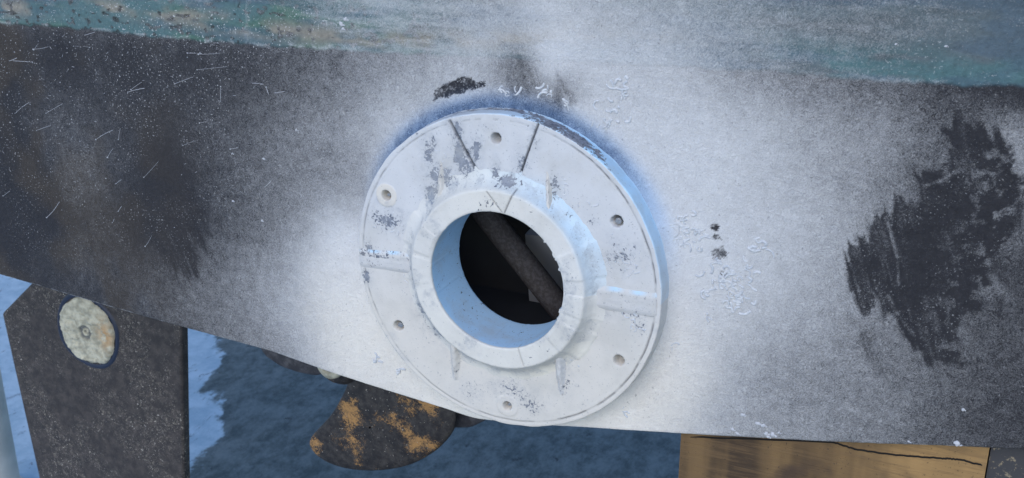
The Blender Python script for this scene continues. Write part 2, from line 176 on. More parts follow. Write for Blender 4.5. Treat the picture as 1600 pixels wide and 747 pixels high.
def hull_mat():
    s = M('sprayed_hull_paint'); fac = s.attr('fac'); sub = s.attr('sub', True)
    warp = s.n('ShaderNodeTexNoise'); s.set(warp.inputs['Vector'], s.co); warp.inputs['Scale'].default_value = 60; warp.inputs['Detail'].default_value = 2
    wv = s.n('ShaderNodeVectorMath', operation='MULTIPLY_ADD'); s.set(wv.inputs[0], warp.outputs['Color']); wv.inputs[1].default_value = (.02, .02, .02); s.set(wv.inputs[2], s.co)
    g1 = s.noise(390, 3, .65, 1.8, wv.outputs[0]); g2 = s.noise(900, 2, .6, .6); g3 = s.noise(70, 4, .6)
    g = s.math('ADD', s.math('MULTIPLY', g1, .6), s.math('MULTIPLY', g2, .4))
    gc = s.math('SUBTRACT', g, .5)
    # grain is strongest where the dust coat is thin
    f1 = s.math('SUBTRACT', 1., fac); am = s.math('MULTIPLY', s.math('ADD', s.math('SQRT', s.math('MULTIPLY', fac, f1)), .012), s.math('MULTIPLY_ADD', fac, -2.4, 3.7))
    f = s.math('ADD', fac, s.math('MULTIPLY', gc, am))
    f = s.math('ADD', f, s.math('MULTIPLY', s.math('SUBTRACT', g3, .5), s.math('MULTIPLY', am, .22)), clamp=True)
    sp = s.ramp(s.noise(430, 1, .5, 0), .64, .72)          # pale specks
    f = s.math('MAXIMUM', f, s.math('MULTIPLY', sp, s.attr('speck')))
    dk = s.ramp(s.noise(330, 2, .5, .5), .34, .27)           # dark pinholes
    wc = s.mix(s.attr('warm'), (.69, .70, .72), (.76, .725, .665)); wc = s.mix(s.attr('coat_sky_light'), wc, (.38, .58, .86))
    col = s.mix(f, sub, wc)
    col = s.mix(s.math('MULTIPLY', dk, .35), col, (.06, .065, .08))
    h = s.math('ADD', g1, s.math('MULTIPLY', g2, .5))
    return s.done(col, s.math('ADD', .5, s.math('MULTIPLY', f, .25)), s.bump(h, .0018, .62), .2)

def flange_mat(name, white, warmc):
    s = M(name); gr = s.attr('grime'); st = s.attr('style'); smu = s.attr('smudge')
    n1 = s.noise(260, 4, .65, .8); n2 = s.noise(700, 2, .6); n3 = s.noise(30, 3, .5); n4 = s.noise(95, 5, .7, .6)
    white_c = s.mix(s.ramp(n3, .35, .7), white, tuple(c*1.05 for c in white))
    white_c = s.mix(s.attr('warm'), white_c, warmc)
    white_c = s.mix(s.attr('sky_light'), white_c, (.43, .70, .95))
    a = s.ramp(s.math('ADD', s.math('MULTIPLY', n4, .7), s.math('MULTIPLY', n1, .3)), s.math('SUBTRACT', .67, s.math('MULTIPLY', gr, .33)), s.math('SUBTRACT', .70, s.math('MULTIPLY', gr, .31)))
    b = s.ramp(s.math('ADD', s.math('MULTIPLY', n1, .75), s.math('MULTIPLY', n4, .25)), s.math('SUBTRACT', .66, s.math('MULTIPLY', gr, .29)), s.math('SUBTRACT', .69, s.math('MULTIPLY', gr, .27)))
    k = s.n('ShaderNodeMix'); s.set(k.inputs[0], st); s.set(k.inputs[2], a); s.set(k.inputs[3], b); k = k.outputs[0]
    k = s.math('MULTIPLY', k, s.ramp(gr, 0., .12))
    gc = s.mix(s.ramp(n1, .4, .65), (.24, .26, .31), (.085, .095, .125))
    col = s.mix(k, white_c, gc)
    col = s.mix(s.math('MULTIPLY', smu, s.ramp(s.math('ADD', s.math('MULTIPLY', n4, .6), s.math('MULTIPLY', n1, .4)), .40, .60, .25, 1.)), col, (.27, .30, .35)); col = s.mix(s.ramp(s.noise(16, 5, .65), .45, .72, 0, .42), col, (.44, .43, .40))
    pit = s.ramp(s.noise(430, 3, .65, .5), s.math('MULTIPLY_ADD', smu, .08, .355), s.math('MULTIPLY_ADD', smu, .08, .30)); col = s.mix(s.math('MULTIPLY', pit, .6), col, (.16, .18, .22))
    col = s.mix(s.attr('cut_or_shade'), col, (.040, .046, .058))
    nm = s.bump(s.math('SUBTRACT', s.math('ADD', s.math('MULTIPLY', n1, .5), s.math('MULTIPLY', n2, .35)), s.math('MULTIPLY', k, .45)), .0010, .5)
    return s.done(col, .52, nm, .35)
MH = hull_mat()
MF = flange_mat('flange_primer', (.55, .558, .575), (.64, .60, .535))
MC = flange_mat('collar_primer', (.59, .595, .60), (.67, .64, .56))
s = M('blistered_primer'); MB = s.done(s.mix(s.ramp(s.noise(200, 3), .4, .6), (.57, .59, .62), (.46, .49, .53)), .45, s.bump(s.noise(800, 2), .0005, .4), .4)
s = M('spatter_white'); MS = s.done(s.mix(s.noise(300, 2), (.62, .63, .66), (.34, .36, .40)), .5)
s = M('hull_antifouling'); MA = s.done(s.mix(s.ramp(s.noise(60, 5, .7), .4, .7), (.035, .035, .042), (.09, .09, .10)), .7, s.bump(s.noise(400, 4), .001, .5))
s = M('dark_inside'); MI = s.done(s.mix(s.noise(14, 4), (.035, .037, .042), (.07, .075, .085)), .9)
s = M('inside_panel_grey'); MP = s.done(s.mix(s.noise(30, 4), (.46, .49, .52), (.54, .57, .60)), .8)
s = M('rough_pipe'); MPi = s.done(s.mix(s.ramp(s.noise(250, 3), .4, .65), (.055, .050, .052), (.09, .085, .09)), .75, s.bump(s.noise(500, 3), .002, .8))
s = M('bolt_metal'); MBo = s.done(s.mix(s.noise(500, 3), (.25, .25, .26), (.6, .6, .6)), .35, None, .5, .8)
s = M('hole_dark'); MHo = s.done((.03, .03, .035), .8)

# ---------------------------------------------------------------- hull side (a dense sheet with its paint)
def spaced(lo, a, b, hi, st, n):
    mid = np.arange(a, b, st)
    l = a-(a-lo)*np.linspace(1, 0, n, endpoint=False)**2; r = b+(hi-b)*np.linspace(0, 1, n)**2
    return np.concatenate([l, mid, r])
ST = .00112
xs = spaced(-1.9, -.87, .60, 1.5, ST, 30)
BX = np.array([p[0] for p in BOTTOM]); BZ = np.array([p[1] for p in BOTTOM])
def bottom(x):
    z = np.interp(x, BX, BZ)
    z = np.where(x < BX[0], BZ[0]+(BX[0]-x)*.06, z); return np.where(x > BX[-1], BZ[-1]+(x-BX[-1])*.12, z)
zb = bottom(xs); k = np.ones(25)/25; zb = np.convolve(np.pad(zb, 12, 'edge'), k, 'valid')
ZTOP = HZ+1.0
vs = np.concatenate([[0, .0003, .0009, .0018], np.arange(.003, .53, ST)])
X, Vv = np.meshgrid(xs, vs); Z = zb[None, :]+Vv
vt = np.linspace(0, 1, 24)[1:]**1.5
Z2 = Z[-1][None, :]+(ZTOP-Z[-1][None, :])*vt[:, None]
X = np.vstack([X, np.tile(xs, (len(vt), 1))]); Z = np.vstack([Z, Z2])
nu, nv = len(xs), X.shape[0]; x = X.ravel(); z = Z.ravel()
# tone field: multiquadric interpolation of measured lightness
P = np.array(TONE); c2 = .02**2
A = np.sqrt(((P[:, None, :2]-P[None, :, :2])**2).sum(-1)+c2); mean = P[:, 2].mean()
wgt = np.linalg.solve(A+np.eye(len(P))*1e-5, P[:, 2]-mean)
gx = np.linspace(-2, 1.6, 460); gz = np.linspace(HZ-.7, ZTOP+.05, 240); GX, GZ = np.meshgrid(gx, gz)
G = np.full(GX.shape, mean)
for i in range(len(P)): G += wgt[i]*np.sqrt((GX-P[i, 0])**2+(GZ-P[i, 1])**2+c2)
G = np.clip(G, 30, 225)
fi = np.clip((x-gx[0])/(gx[1]-gx[0]), 0, len(gx)-1.001); fj = np.clip((z-gz[0])/(gz[1]-gz[0]), 0, len(gz)-1.001)
i0 = fi.astype(int); j0 = fj.astype(int); fi -= i0; fj -= j0
# ragged gradient: sample with a little warp
Lr = G[j0, i0]*(1-fi)*(1-fj)+G[j0, i0+1]*fi*(1-fj)+G[j0+1, i0]*(1-fi)*fj+G[j0+1, i0+1]*fi*fj
far = (x < -1.0) | (x > .75) | (z > HZ+.35)
n_big = fbm(x, z, 28, 4, 1); n_mid = fbm(x, z, 110, 4, 2); n_fin = fbm(x, z, 330, 3, 5)
mid_t = 1-np.abs(Lr-125)/110
Lr = Lr+(n_big-.5)*20*np.clip(mid_t, .25, 1)+(n_mid-.5)*12*np.clip(mid_t, .2, 1)
# fine brushed streaks following swirling directions
ang = fbm(x, z, 9, 2, 8)*9; ca, sa = np.cos(ang), np.sin(ang)
fur = fbm((x*ca+z*sa)*.22, (-x*sa+z*ca), 640, 2, 11)
Lr = Lr+(fur-.5)*44*np.clip(mid_t, .36, 1)
# band of missed spray above the flange
dx, dz = x, z-HZ; rr = np.hypot(dx, dz); th = np.degrees(np.arctan2(dz, dx))
def band(lo, pk, hi): return ss(lo, pk, th)*(1-ss(pk, hi, th))
R0 = GROOVE*1.035
e = rr-R0
miss = np.exp(-(np.maximum(e-.004, 0)/.0095)**2)*ss(25, 62, th)*(1-ss(120, 175, th))
miss = miss*(.6+.8*(n_mid-.2))
Lr = Lr*(1-.62*np.clip(miss, 0, 1))+62*.62*np.clip(miss, 0, 1)
# dark and light marks
wx = x+(n_mid-.5)*.016+(fur-.5)*.014; wz = z+(fbm(x, z, 120, 3, 21)-.5)*.012
dents = np.zeros_like(x)
for pl, soft, L, a in PATCH:
    p = np.array(pl); m = (x > p[:, 0].min()-.04) & (x < p[:, 0].max()+.04) & (z > p[:, 1].min()-.04) & (z < p[:, 1].max()+.04)
    q = 1.0
    xm, zm = x[m], z[m]
    al = math.radians(-72 if soft > .0025 else 40); bend = (zm-(HZ-.25))*.5*(soft > .0025)
    u_ = xm*math.cos(al)+zm*math.sin(al); v_ = -xm*math.sin(al)+zm*math.cos(al)+bend*.1
    st1 = fbm(v_, u_*.10, 95, 4, 101); st2 = fbm(v_, u_*.09, 330, 3, 103)
    d = poly_d(xm+(wx[m]-xm)*q*.5+(st1-.5)*.05*math.cos(al)*(soft > .0025), zm+(wz[m]-zm)*q*.5+(st1-.5)*.05*math.sin(al)*(soft > .0025), pl)
    sf = soft*(1.7 if soft > .0015 else 1)*(1+3.5*ss(.44, .60, xm)*(soft > .0025)*(xm > 0)+1.5*ss(HZ-.1, HZ-.35, zm)*(soft > .0025))
    if soft > .0025: a = a*np.clip(1.12-.9*ss(HZ-.02, HZ-.36, zm)*ss(.42, .6, st1)-.75*ss(.50, .62, st2)*ss(HZ+.12, HZ-.12, zm)-.35*ss(.44, .40, xm)*ss(.45, .6, st1), .15, 1); d = d+(st2-.5)*.008
    k = (1-ss(-sf*.8, sf*.8, d))*a; Lr[m] = Lr[m]*(1-k)+(L-4+75*ss(.50, .66, n_mid[m])*ss(.42, .52, xm)+(n_mid[m]-.5)*35+(fur[m]-.5)*45+(st2-.5)*40+(n_big[m]-.45)*50+(soft < .0015)*(ss(.52, .66, n_fin[m])*70+ss(.5, .6, n_mid[m])*25))*k
    if soft < .0015: dents[m] = np.maximum(dents[m], k); 

for pl, wd, L in LIGHT:
    for a, b in zip(pl[:-1], pl[1:]):
        m = (np.abs(x-(a[0]+b[0])/2) < .05) & (np.abs(z-(a[1]+b[1])/2) < .05)
        d, t = seg_d(x[m], z[m], a, b); k = np.exp(-(d/(wd*.0007))**2)*.7*(.4+n_mid[m]); Lr[m] = np.maximum(Lr[m], L*k+Lr[m]*(1-k))
# waterline and teal boot-top above it
wl = np.interp(x, [p[0] for p in WATER], [p[1] for p in WATER])+(fbm(x, z*.3, 60, 3, 31)-.5)*.006
above = ss(-.0018, .0028, z-wl)
h = (z-wl)
darkness = 1-ss(130, 185, Lr)
edge = np.maximum(ss(-.1, -.3, x), .8*ss(.28, .42, x))*np.exp(-((h-.002)/.0022)**2)*ss(.4, .6, fbm(x, z, 70, 3, 33))*darkness
Lr = Lr+edge*60
streak = fbm(x*.12, z, 260, 4, 41)
beige = np.exp(-((h-.022-.008*np.sin(x*9))/.011)**2)*ss(.35, .65, fbm(x*.4, z, 60, 3, 43))
Lr = Lr+above*darkness*((streak-.5)*(70-38*ss(-.1, .1, x)))
light_patch = np.exp(-(((x-.535)/.035)**2+((z-(HZ-.195+.0))/.03)**2))
teal = np.array([.085, .155, .165]); grn = np.array([.075, .15, .12]); bl = np.array([.07, .11, .15]); bei = np.array([.30, .265, .215]); blk = np.array([.025, .025, .030])
t1 = ss(.4, .62, fbm(x*.25, z, 26, 3, 45))[:, None]; t2 = ss(.45, .65, fbm(x*.2, z, 50, 3, 47))[:, None]
beige = beige*ss(.3, .0, x); tc = teal*(1-t1)+grn*t1*1.0; tq = (ss(.045, .010, h)*ss(.22, .34, x)*ss(.3, .5, fbm(x*.2, z, 70, 3, 49)))[:, None]; gry = np.array([.085, .108, .118])*(.7+.6*t1); gry = gry*(1-tq)+np.array([.080, .155, .165])*tq; rx_ = ss(-.2, .0, x)[:, None]; tc = tc*(1-rx_)+gry*rx_; tc = tc*(1-t2*.6)+bl*t2*.6; tc = tc*(1-beige[:, None]*.75)+bei*beige[:, None]*.75
brown = ss(.38, .62, fbm(x, z, 11, 3, 51))*ss(-.35, -.65, x)
blkc = blk*(1-brown[:, None]*.8)+np.array([.050, .042, .036])*brown[:, None]*.8
sub = blkc*(1-above[:, None])+tc*above[:, None]
dab = ss(.1, -.1, x)*above*darkness*ss(.66, .72, fbm(x*.6, z, 190, 2, 61))*ss(.05, .02, np.abs(h-.015))      # dark pits in the band
sub = sub*(1-dab[:, None]*.8)
bb = np.clip(np.exp(-(np.maximum(e-.004, 0)/.013)**2)*ss(15, 50, th)*(1-ss(130, 170, th)), 0, 1)[:, None]; sub = sub*(1-bb)+np.array([.040, .075, .150])*bb  # blue sky light painted into the base colour of the missed band
sub = sub*(.75+.5*n_fin[:, None])
coat_sky_light = (.75*np.exp(-(np.maximum(e-.004, 0)/.0125)**2)*ss(0, 40, th)*(1-ss(130, 175, th)))  # same sky light painted blue into the white coat around the upper flange
mean_sub = sub.mean(1)
tgt = lin(np.clip(Lr-6*ss(110, 60, Lr), 18, 226))*.98
fac = np.clip((tgt-mean_sub)/(.69-mean_sub), 0, 1)
edge_b = (1-ss(.0008, .0026, z-np.interp(x, xs, zb)))*ss(.4, .6, fbm(x, z, 60, 3, 63)); fac = np.maximum(fac, edge_b*.55)
# the drip by the seam
for a, b in zip(STAND[:-1], STAND[1:]):
    d, t = seg_d(x+(n_mid-.5)*.01, z, a, b); k = np.exp(-(d/.0035)**2); fac = fac*(1-k*.3)+.12*k; dents += -2.2*np.exp(-(d/.0020)**2)*(n_mid+.2)
speck = np.clip(darkness, 0, 1)*.60*ss(.30, .6, n_big)*np.where(x < 0, ss(HZ-.2, HZ+.2, z)*.75+.25, .45)
speck = np.maximum(speck, .8*np.exp(-(((x-.50)/.035)**2+((z-(HZ-.33))/.055)**2)))
warm = ss(HZ+.05, HZ-.14, z)*ss(160, 215, Lr)*.9  # warm ground bounce painted into the pale coat low on the hull
warm = np.clip(warm, 0, 1)*(rr < .45)
# relief
hgt = (n_big-.5)*.0012+(n_fin-.5)*.0005+(fur-.5)*.0005-dents*.0006+above*.0005
hgt = hgt+.0055*np.exp(-(np.maximum(rr-R0, 0)/.010)**1.3)
y = -hgt
row = np.repeat(np.arange(nv), nu)
for r_, dy in ((0, .0042), (1, .0022), (2, .0009), (3, .0002)): y = np.where(row == r_, y+dy, y)
F = quads(nu, nv); cxy = np.hypot(x[F].mean(1), z[F].mean(1)-HZ); F = F[cxy > .13]
for a in (speck,): a[far] = 0
hull = thing('boat_hull', (0, 0, 0), 'boat hull side with dusty white overspray over dark bottom paint and a round white flange', 'boat')
np_mesh('hull_side', np.stack([x, y, z], 1), F, MH, hull, dict(fac=fac, sub=sub, speck=speck, warm=warm, coat_sky_light=np.clip(coat_sky_light, 0, 1)))

# rest of the hull: bottom, back, ends, top (hollow)
TH = .26
bm = bmesh.new(); xs2 = np.interp(np.linspace(0, len(xs)-1, 80), np.arange(len(xs)), xs); zb2 = np.interp(xs2, xs, zb)
rows = []
for yy, dzz in ((.0045, .0), (.02, -.0015), (TH-.02, -.0015), (TH, .008)): rows.append([bm.verts.new((a, yy, b+dzz)) for a, b in zip(xs2, zb2)])
rows.append([bm.verts.new((a, TH, ZTOP)) for a in xs2]); rows.append([bm.verts.new((a, .003, ZTOP)) for a in xs2])
for q_, (r1, r2) in enumerate(zip(rows[:-1], rows[1:])):
    for i in range(79):
        if q_ == 4 and -.45 < xs2[i] < .45: continue      # gap added in the unseen top to let sky light inside
        bm.faces.new((r1[i], r1[i+1], r2[i+1], r2[i]))
for e_ in (0, 79): bm.faces.new([r[e_] for r in rows])
bm_obj('hull_shell', bm, MA, hull)
# dark lining and things seen through the bore
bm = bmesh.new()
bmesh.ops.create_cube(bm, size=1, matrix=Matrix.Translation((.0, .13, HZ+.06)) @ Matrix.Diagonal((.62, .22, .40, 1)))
front = [f for f in bm.faces if f.normal.y < -.5 or f.normal.z > .5]; bmesh.ops.delete(bm, geom=front, context='FACES')  # lining top is off too, so the added sky light gets in
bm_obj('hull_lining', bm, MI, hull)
def tube(bm, pts, rad, seg=10, cap=True, flat=1.):
    pts = [Vector(p) for p in pts]; rings = []
    for i, p in enumerate(pts):
        d = (pts[min(i+1, len(pts)-1)]-pts[max(i-1, 0)]).normalized(); up = Vector((0, 1, 0)) if abs(d.y) < .9 else Vector((0, 0, 1))
        s_ = d.cross(up).normalized(); u_ = s_.cross(d)
        r = rad[i] if hasattr(rad, '__len__') else rad
        rings.append([bm.verts.new(p+s_*r*math.cos(a)+u_*r*flat*math.sin(a)) for a in [k*2*math.pi/seg for k in range(seg)]])
    for a, b in zip(rings[:-1], rings[1:]):
        for k in range(seg): bm.faces.new((a[k], a[(k+1) % seg], b[(k+1) % seg], b[k]))
    if cap: bm.faces.new(rings[0][::-1]); bm.faces.new(rings[-1])
bm = bmesh.new(); a, b = [Vector((p[0], .13, p[1])) for p in PIPE]; d = b-a
tube(bm, [a-d*1.5, a, b, b+d*1.2], .0160, 32); bm_obj('inner_pipe', bm, MPi, hull, True)
bm = bmesh.new(); vv = [bm.verts.new((p[0], .205, p[1])) for p in PANEL]; f = bm.faces.new(vv)
e_ = bmesh.ops.extrude_face_region(bm, geom=[f]); bmesh.ops.translate(bm, vec=(0, .02, 0), verts=[v for v in e_['geom'] if isinstance(v, bmesh.types.BMVert)])
bmesh.ops.rotate(bm, verts=bm.verts, cent=(PANEL[0][0], .205, PANEL[0][1]), matrix=Matrix.Rotation(math.radians(8), 3, 'X'))
bm_obj('inner_panel', bm, MP, hull)

# ---------------------------------------------------------------- flange
T = FL_T
def polar(profile, na):     # profile: list of (r, h above the face)
    pr = np.array(profile); a = np.linspace(0, 2*np.pi, na, endpoint=False)
    A_, J = np.meshgrid(a, np.arange(len(pr))); return A_.ravel(), pr[J.ravel(), 0], pr[J.ravel(), 1]
RE = GROOVE*1.036
prof = [(r, 0.) for r in np.arange(.098, RE-.0012, .00105)]+[(RE-.0007, -.0002), (RE-.0002, -.0008), (RE, -.0016)]
prof += [(RE+.0008*i/12, -.0016-(T-.009)*i/12) for i in range(1, 13)]
prof += [(RE+.0008+.012*(1-math.cos(q)), -(T-.0075)-.0085*math.sin(q)*1.0) for q in np.linspace(.1, 1.45, 12)]
A_, r, h = polar(prof, 1300)
edge_w = (fbm(np.cos(A_)*3, np.sin(A_)*3, 3, 3, 3)-.5)*.0016*ss(RE-.02, RE, r); r = r+edge_w
fx = r*np.cos(A_); fz = HZ+r*np.sin(A_)
face = (h > -.0001)
nb = fbm(fx, fz, 40, 4, 71); nm_ = fbm(fx, fz, 160, 3, 73)
grime = np.zeros_like(fx); style = np.zeros_like(fx); wsum = np.full_like(fx, 1e-6)
for gx_, gz_, rx, rz, w_, sty in GRIME:
    k = np.exp(-(((fx-gx_)/rx)**2+((fz-gz_)/rz)**2)*1.1)*w_; grime = np.maximum(grime, k); style += k*(1. if sty else 0.); wsum += k
smudge = np.zeros_like(fx)
for gx_, gz_, rx, rz, w_, sty in GRIME: smudge = np.maximum(smudge, w_*(.8 if sty != 1 else .45)*np.exp(-(((fx-gx_)/(rx*1.3))**2+((fz-gz_)/(rz*1.3))**2)))
for pl, ww in ((CUTS[1], .007), (CUTS[0], .004)):
    for a, b in zip(pl[:-1], pl[1:]): smudge = np.maximum(smudge, .8*np.exp(-(seg_d(fx+.003, fz, a, b)[0]/ww)**2)*(nb+.2))
smudge = np.maximum(smudge, .35*ss(.62, .72, fbm(fx, fz, 18, 4, 75)))
style = style/wsum; grime = np.maximum(grime, .1*ss(.5, .7, nb))
hh = h+(nb-.5)*.0006*face+(nm_-.5)*.0002
cut_or_shade = np.zeros_like(fx); warm = np.zeros_like(fx); sky_light = np.zeros_like(fx)
gd = np.abs(r-GROOVE+(fbm(np.cos(A_)*4, np.sin(A_)*4, 2, 3, 77)-.5)*.0015)
gv = .35+.65*ss(.35, .6, fbm(np.cos(A_)*4, np.sin(A_)*4, 3, 3, 79)); deg = np.degrees(A_) % 360
gv = gv*np.where((deg > 75) & (deg < 110), .5*ss(.5, .6, fbm(deg, deg*0, .5, 2, 80)), 1)*np.where((deg < 70) | (deg > 290), 1.25, .8)
g_ = np.exp(-(gd/.0008)**2)*gv*face; hh = hh-g_*.0012; cut_or_shade = np.maximum(cut_or_shade, g_*.7)
hh = hh+.0006*ss(GROOVE-.004, GROOVE-.012, r)*face*.5
for hx, hz, hr, kind in HOLES:
    d = np.hypot(fx-hx, (fz-hz))
    if kind == 2:
        k = 1-ss(.0125, .0145, d); hh = hh+k*.0008; warm = np.maximum(warm, k*.8); grime = grime*(1-k)
    k = 1-ss(hr-.0006, hr+.0006, d); hh = hh-k*.016; cut_or_shade = np.maximum(cut_or_shade, (.85 if kind == 0 else .7)*(1-ss(hr-.0016, hr-.0004, np.hypot(fx-hx+.0006, fz-hz-.0008)))); grime = np.where(d < hr+.001, 0, grime)  # shade inside the hole is painted dark on its floor
    hh = hh-.0004*np.exp(-((d-hr)/.0015)**2)
for i, pl in enumerate(CUTS):
    for a, b in zip(pl[:-1], pl[1:]):
        d, t = seg_d(fx, fz, a, b); k = np.exp(-(d/(.0011 if i == 0 else .0017))**2)*face
        hh = hh-k*.0022; cut_or_shade = np.maximum(cut_or_shade, k*(1. if i == 0 else .85))
rng = random.Random(5)
bk_ = ss(.0, .02, r-.100)*0
sky_light = .9*np.exp(-(((fx-.043+.0)/.02)**2+((fz-HZ-.105)/.012)**2))*.35  # spot of sky light painted blue beside the collar
warm = np.maximum(warm, .75*ss(HZ+.08, HZ-.10, fz)); warm = np.maximum(warm, .8*np.exp(-(((fx-.045)/.05)**2+((fz-(HZ-.12))/.02)**2)))  # ground bounce painted warm on the lower half; cream spot below the collar
side = ~face
sky_light = np.maximum(sky_light, np.where(side, .9*np.exp(-((deg-50)/46)**2), 0))  # sky light painted blue on the upper right side wall
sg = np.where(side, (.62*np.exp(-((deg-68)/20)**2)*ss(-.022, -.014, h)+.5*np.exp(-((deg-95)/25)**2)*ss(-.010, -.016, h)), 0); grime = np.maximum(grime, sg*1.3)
flange = np_mesh('flange', np.stack([fx, -T-hh, fz], 1), quads(1300, len(prof), True)[:, ::-1], MF, hull, dict(grime=grime, style=style, cut_or_shade=cut_or_shade, smudge=np.clip(smudge, 0, 1), warm=np.clip(warm, 0, 1), sky_light=np.clip(sky_light, 0, 1)))
flange['label'] = 'round white primed flange ring with six holes and two saw cuts'
# collar with its bore
CH = COL_H
prof = [(.1265, -.0014), (.1235, .0001), (.119, .0009), (.115, .0023), (.1115, .0045), (.1085, .0078), (.1062, .0110), (.1048, .0135), (.1038, .0148), (.1024, CH)]
prof = [(np.interp(t, range(len(prof)), [p[0] for p in prof]), np.interp(t, range(len(prof)), [p[1] for p in prof])) for t in np.linspace(0, len(prof)-1, 34)]
prof += [(r_, CH) for r_ in np.linspace(.1014, BORE+.0022, 19)]+[(BORE+.0012, CH-.0002), (BORE+.0004, CH-.0008), (BORE, CH-.0018)]
prof += [(BORE, CH-.0018-i*.0022) for i in range(1, 32)]
prof += [(BORE+.0005, COL_B), (BORE+.006, COL_B), (BORE+.006, -.03)]
A_, r, h = polar(prof, 620)
deg = np.degrees(A_) % 360
out = ss(.100, .106, r)
nn = fbm(np.cos(A_)*4, np.sin(A_)*4+h*15, 2, 4, 91)-.5
r = r+out*nn*.0014*ss(.013, .004, h)+out*nn*.0015
r = r+np.exp(-((r-BORE-.001)/.002)**2)*ss(.62, .75, fbm(deg*.3, deg*0, 1, 3, 93))*np.where((deg > 330) | (deg < 50), .0022, .0004)*-1
cxx = r*np.cos(A_); czz = HZ+r*np.sin(A_)
n5 = fbm(cxx, czz+h, 55, 4, 95); h2 = h+(n5-.5)*.0012*ss(-.01, .0, h)
# low facets left by grinding the rim
for dg, amp in ((10, .0010), (150, .0009), (172, .0006), (318, .0010), (345, .0008)):
    h2 = h2+amp*ss(dg-1, dg+1, deg)*(1-ss(dg+18, dg+20, deg))*ss(.081, .084, r)*ss(-.01, 0, h)
cut_or_shade = np.zeros_like(r)
for i, pl in enumerate(CUTC):
    for a, b in zip(pl[:-1], pl[1:]):
        d, t = seg_d(cxx, czz, a, b); k = np.exp(-(d/.0008)**2)*ss(.0, .01, h); h2 = h2-k*.0012; cut_or_shade = np.maximum(cut_or_shade, k*(.8, .55, .35)[i])
gcol = np.zeros_like(r)
for gx_, gz_, rx, rz, w_, sty in GRIME: gcol = np.maximum(gcol, w_*np.exp(-(((cxx-gx_)/rx)**2+((czz-gz_)/rz)**2)*1.1))
gcol = gcol*ss(.0145, .011, h)*(r > .1)
grime = gcol+.55*np.exp(-(((cxx+.004)/.014)**2+((czz-(HZ+.090))/.007)**2))*(h > .01)+.15*(n5 > .6)*(h > .012)
smudge = .8*gcol+.5*ss(.6, .75, fbm(cxx, czz+h, 35, 4, 97))+.5*np.exp(-((r-.113)/.006)**2)*(n5 > .5); inner = (h < CH-.003) & (r < BORE+.002)
grime = np.where(inner, .16, grime); smudge = np.where(inner, .12*smudge, smudge)
warm = np.where(inner, .15, .25+.3*ss(HZ+.05, HZ-.08, czz)+.5*np.exp(-((deg-300)/30)**2)*ss(.012, .004, h)+.3*np.exp(-((deg-95)/40)**2))
sky_light = np.where(inner, .8, .5*ss(.10, .108, r)*np.exp(-((deg-45)/48)**2))  # sky light put into the colour of the bore and upper right collar
np_mesh('collar', np.stack([cxx, -T-h2, czz], 1), quads(620, len(prof), True)[:, ::-1], MC, flange, dict(grime=grime, smudge=smudge, style=np.ones_like(r), cut_or_shade=cut_or_shade, warm=np.clip(warm, 0, 1), sky_light=np.clip(sky_light, 0, 1)))
# webs between collar and flange
for (ax, az, bx, bz, wi, wo, hr, kind) in RIBS[1:]:
    n = 26; m = 17; V = []; a = np.array([ax, az]); b = np.array([bx, bz]); d = (b-a)/np.linalg.norm(b-a); s_ = np.array([-d[1], d[0]]); a = a-d*.006
    for i in range(n):
        t = i/(n-1); c = a+(b-a)*t
        wd = wi+(wo-wi)*t; hv = hr*(1-t)**.75 if kind not in (2, 5) else hr*.55*(.5+.5*(1-t)**2.2)*(1-ss(.96, 1, t))
        if kind == 1: hv = hr*min(1, (1-t)*1.35)
        for j in range(m):
            q = -1+2*j/(m-1); e_ = .30 if kind not in (2, 5) else .80
            prof_h = 1-ss(e_, 1., abs(q))
            hv_ = hv*(1 if kind in (2, 5, 0) else .62); jit = (float(vn(np.array([t*9.]), np.array([q*2.+kind*5]), 1.7, 3)[0])-.5)*(.0016 if kind not in (2, 5) else .0006)
            p = c+s_*wd*q*.5*(1.25 if kind not in (2, 5) else 1)*(1.0+.5*(1-prof_h))+s_*jit
            V.append((p[0], -T-(hv_*prof_h-(.0012 if prof_h < .02 else 0))-jit*prof_h, p[1]))
    V = np.array(V); N = len(V); Fq = quads(m, n)
    tt = np.repeat(np.linspace(0, 1, n), m); qq = np.tile(np.linspace(-1, 1, m), n)
    up = np.sign(s_[1]) if abs(s_[1]) > .5 else 0
    o = np_mesh('rib', V, Fq, MF, flange, dict(smudge=np.full(N, .55 if kind == 0 else .15), grime=np.where(kind in (0,), .9, .25)*np.ones(N)*ss(.2, .6, tt)+(.3 if kind == 5 else 0)*(qq*up > .3), style=np.ones(N), cut_or_shade=(.9*np.exp(-((qq-.75)/.2)**2) if kind == 0 else np.zeros(N)), warm=np.full(N, .65 if kind in (1, 4, 6) else .25), sky_light=np.clip((.8*(qq*up > .80)*(.5+.5*np.sin(tt*19)) if kind in (2, 5) else np.zeros(N)), 0, 1)))  # wide webs get sky light painted blue along their top edge
# bolts and dark hole bottoms
for hx, hz, hr, kind in HOLES:
    if kind:
        bm = bmesh.new(); q = hr*(.62 if kind == 1 else .42)
        bmesh.ops.create_cone(bm, cap_ends=True, segments=20, radius1=q, radius2=q*.86, depth=.006, matrix=Matrix.Translation((hx+.0005, -T+.0075-(.001 if kind == 1 else 0), hz-.0004)) @ Matrix.Rotation(math.pi/2, 4, 'X'))
        for s1 in (-1, 1):
            bmesh.ops.create_cube(bm, size=1, matrix=Matrix.Translation((hx+.0005+s1*q*.38, -T+.0042-(.001 if kind == 1 else 0), hz-.0004)) @ Matrix.Rotation(.7, 4, 'Y') @ Matrix.Diagonal((q*.5, .001, q*1.2, 1)))
        bm_obj('bolt', bm, MBo, flange)

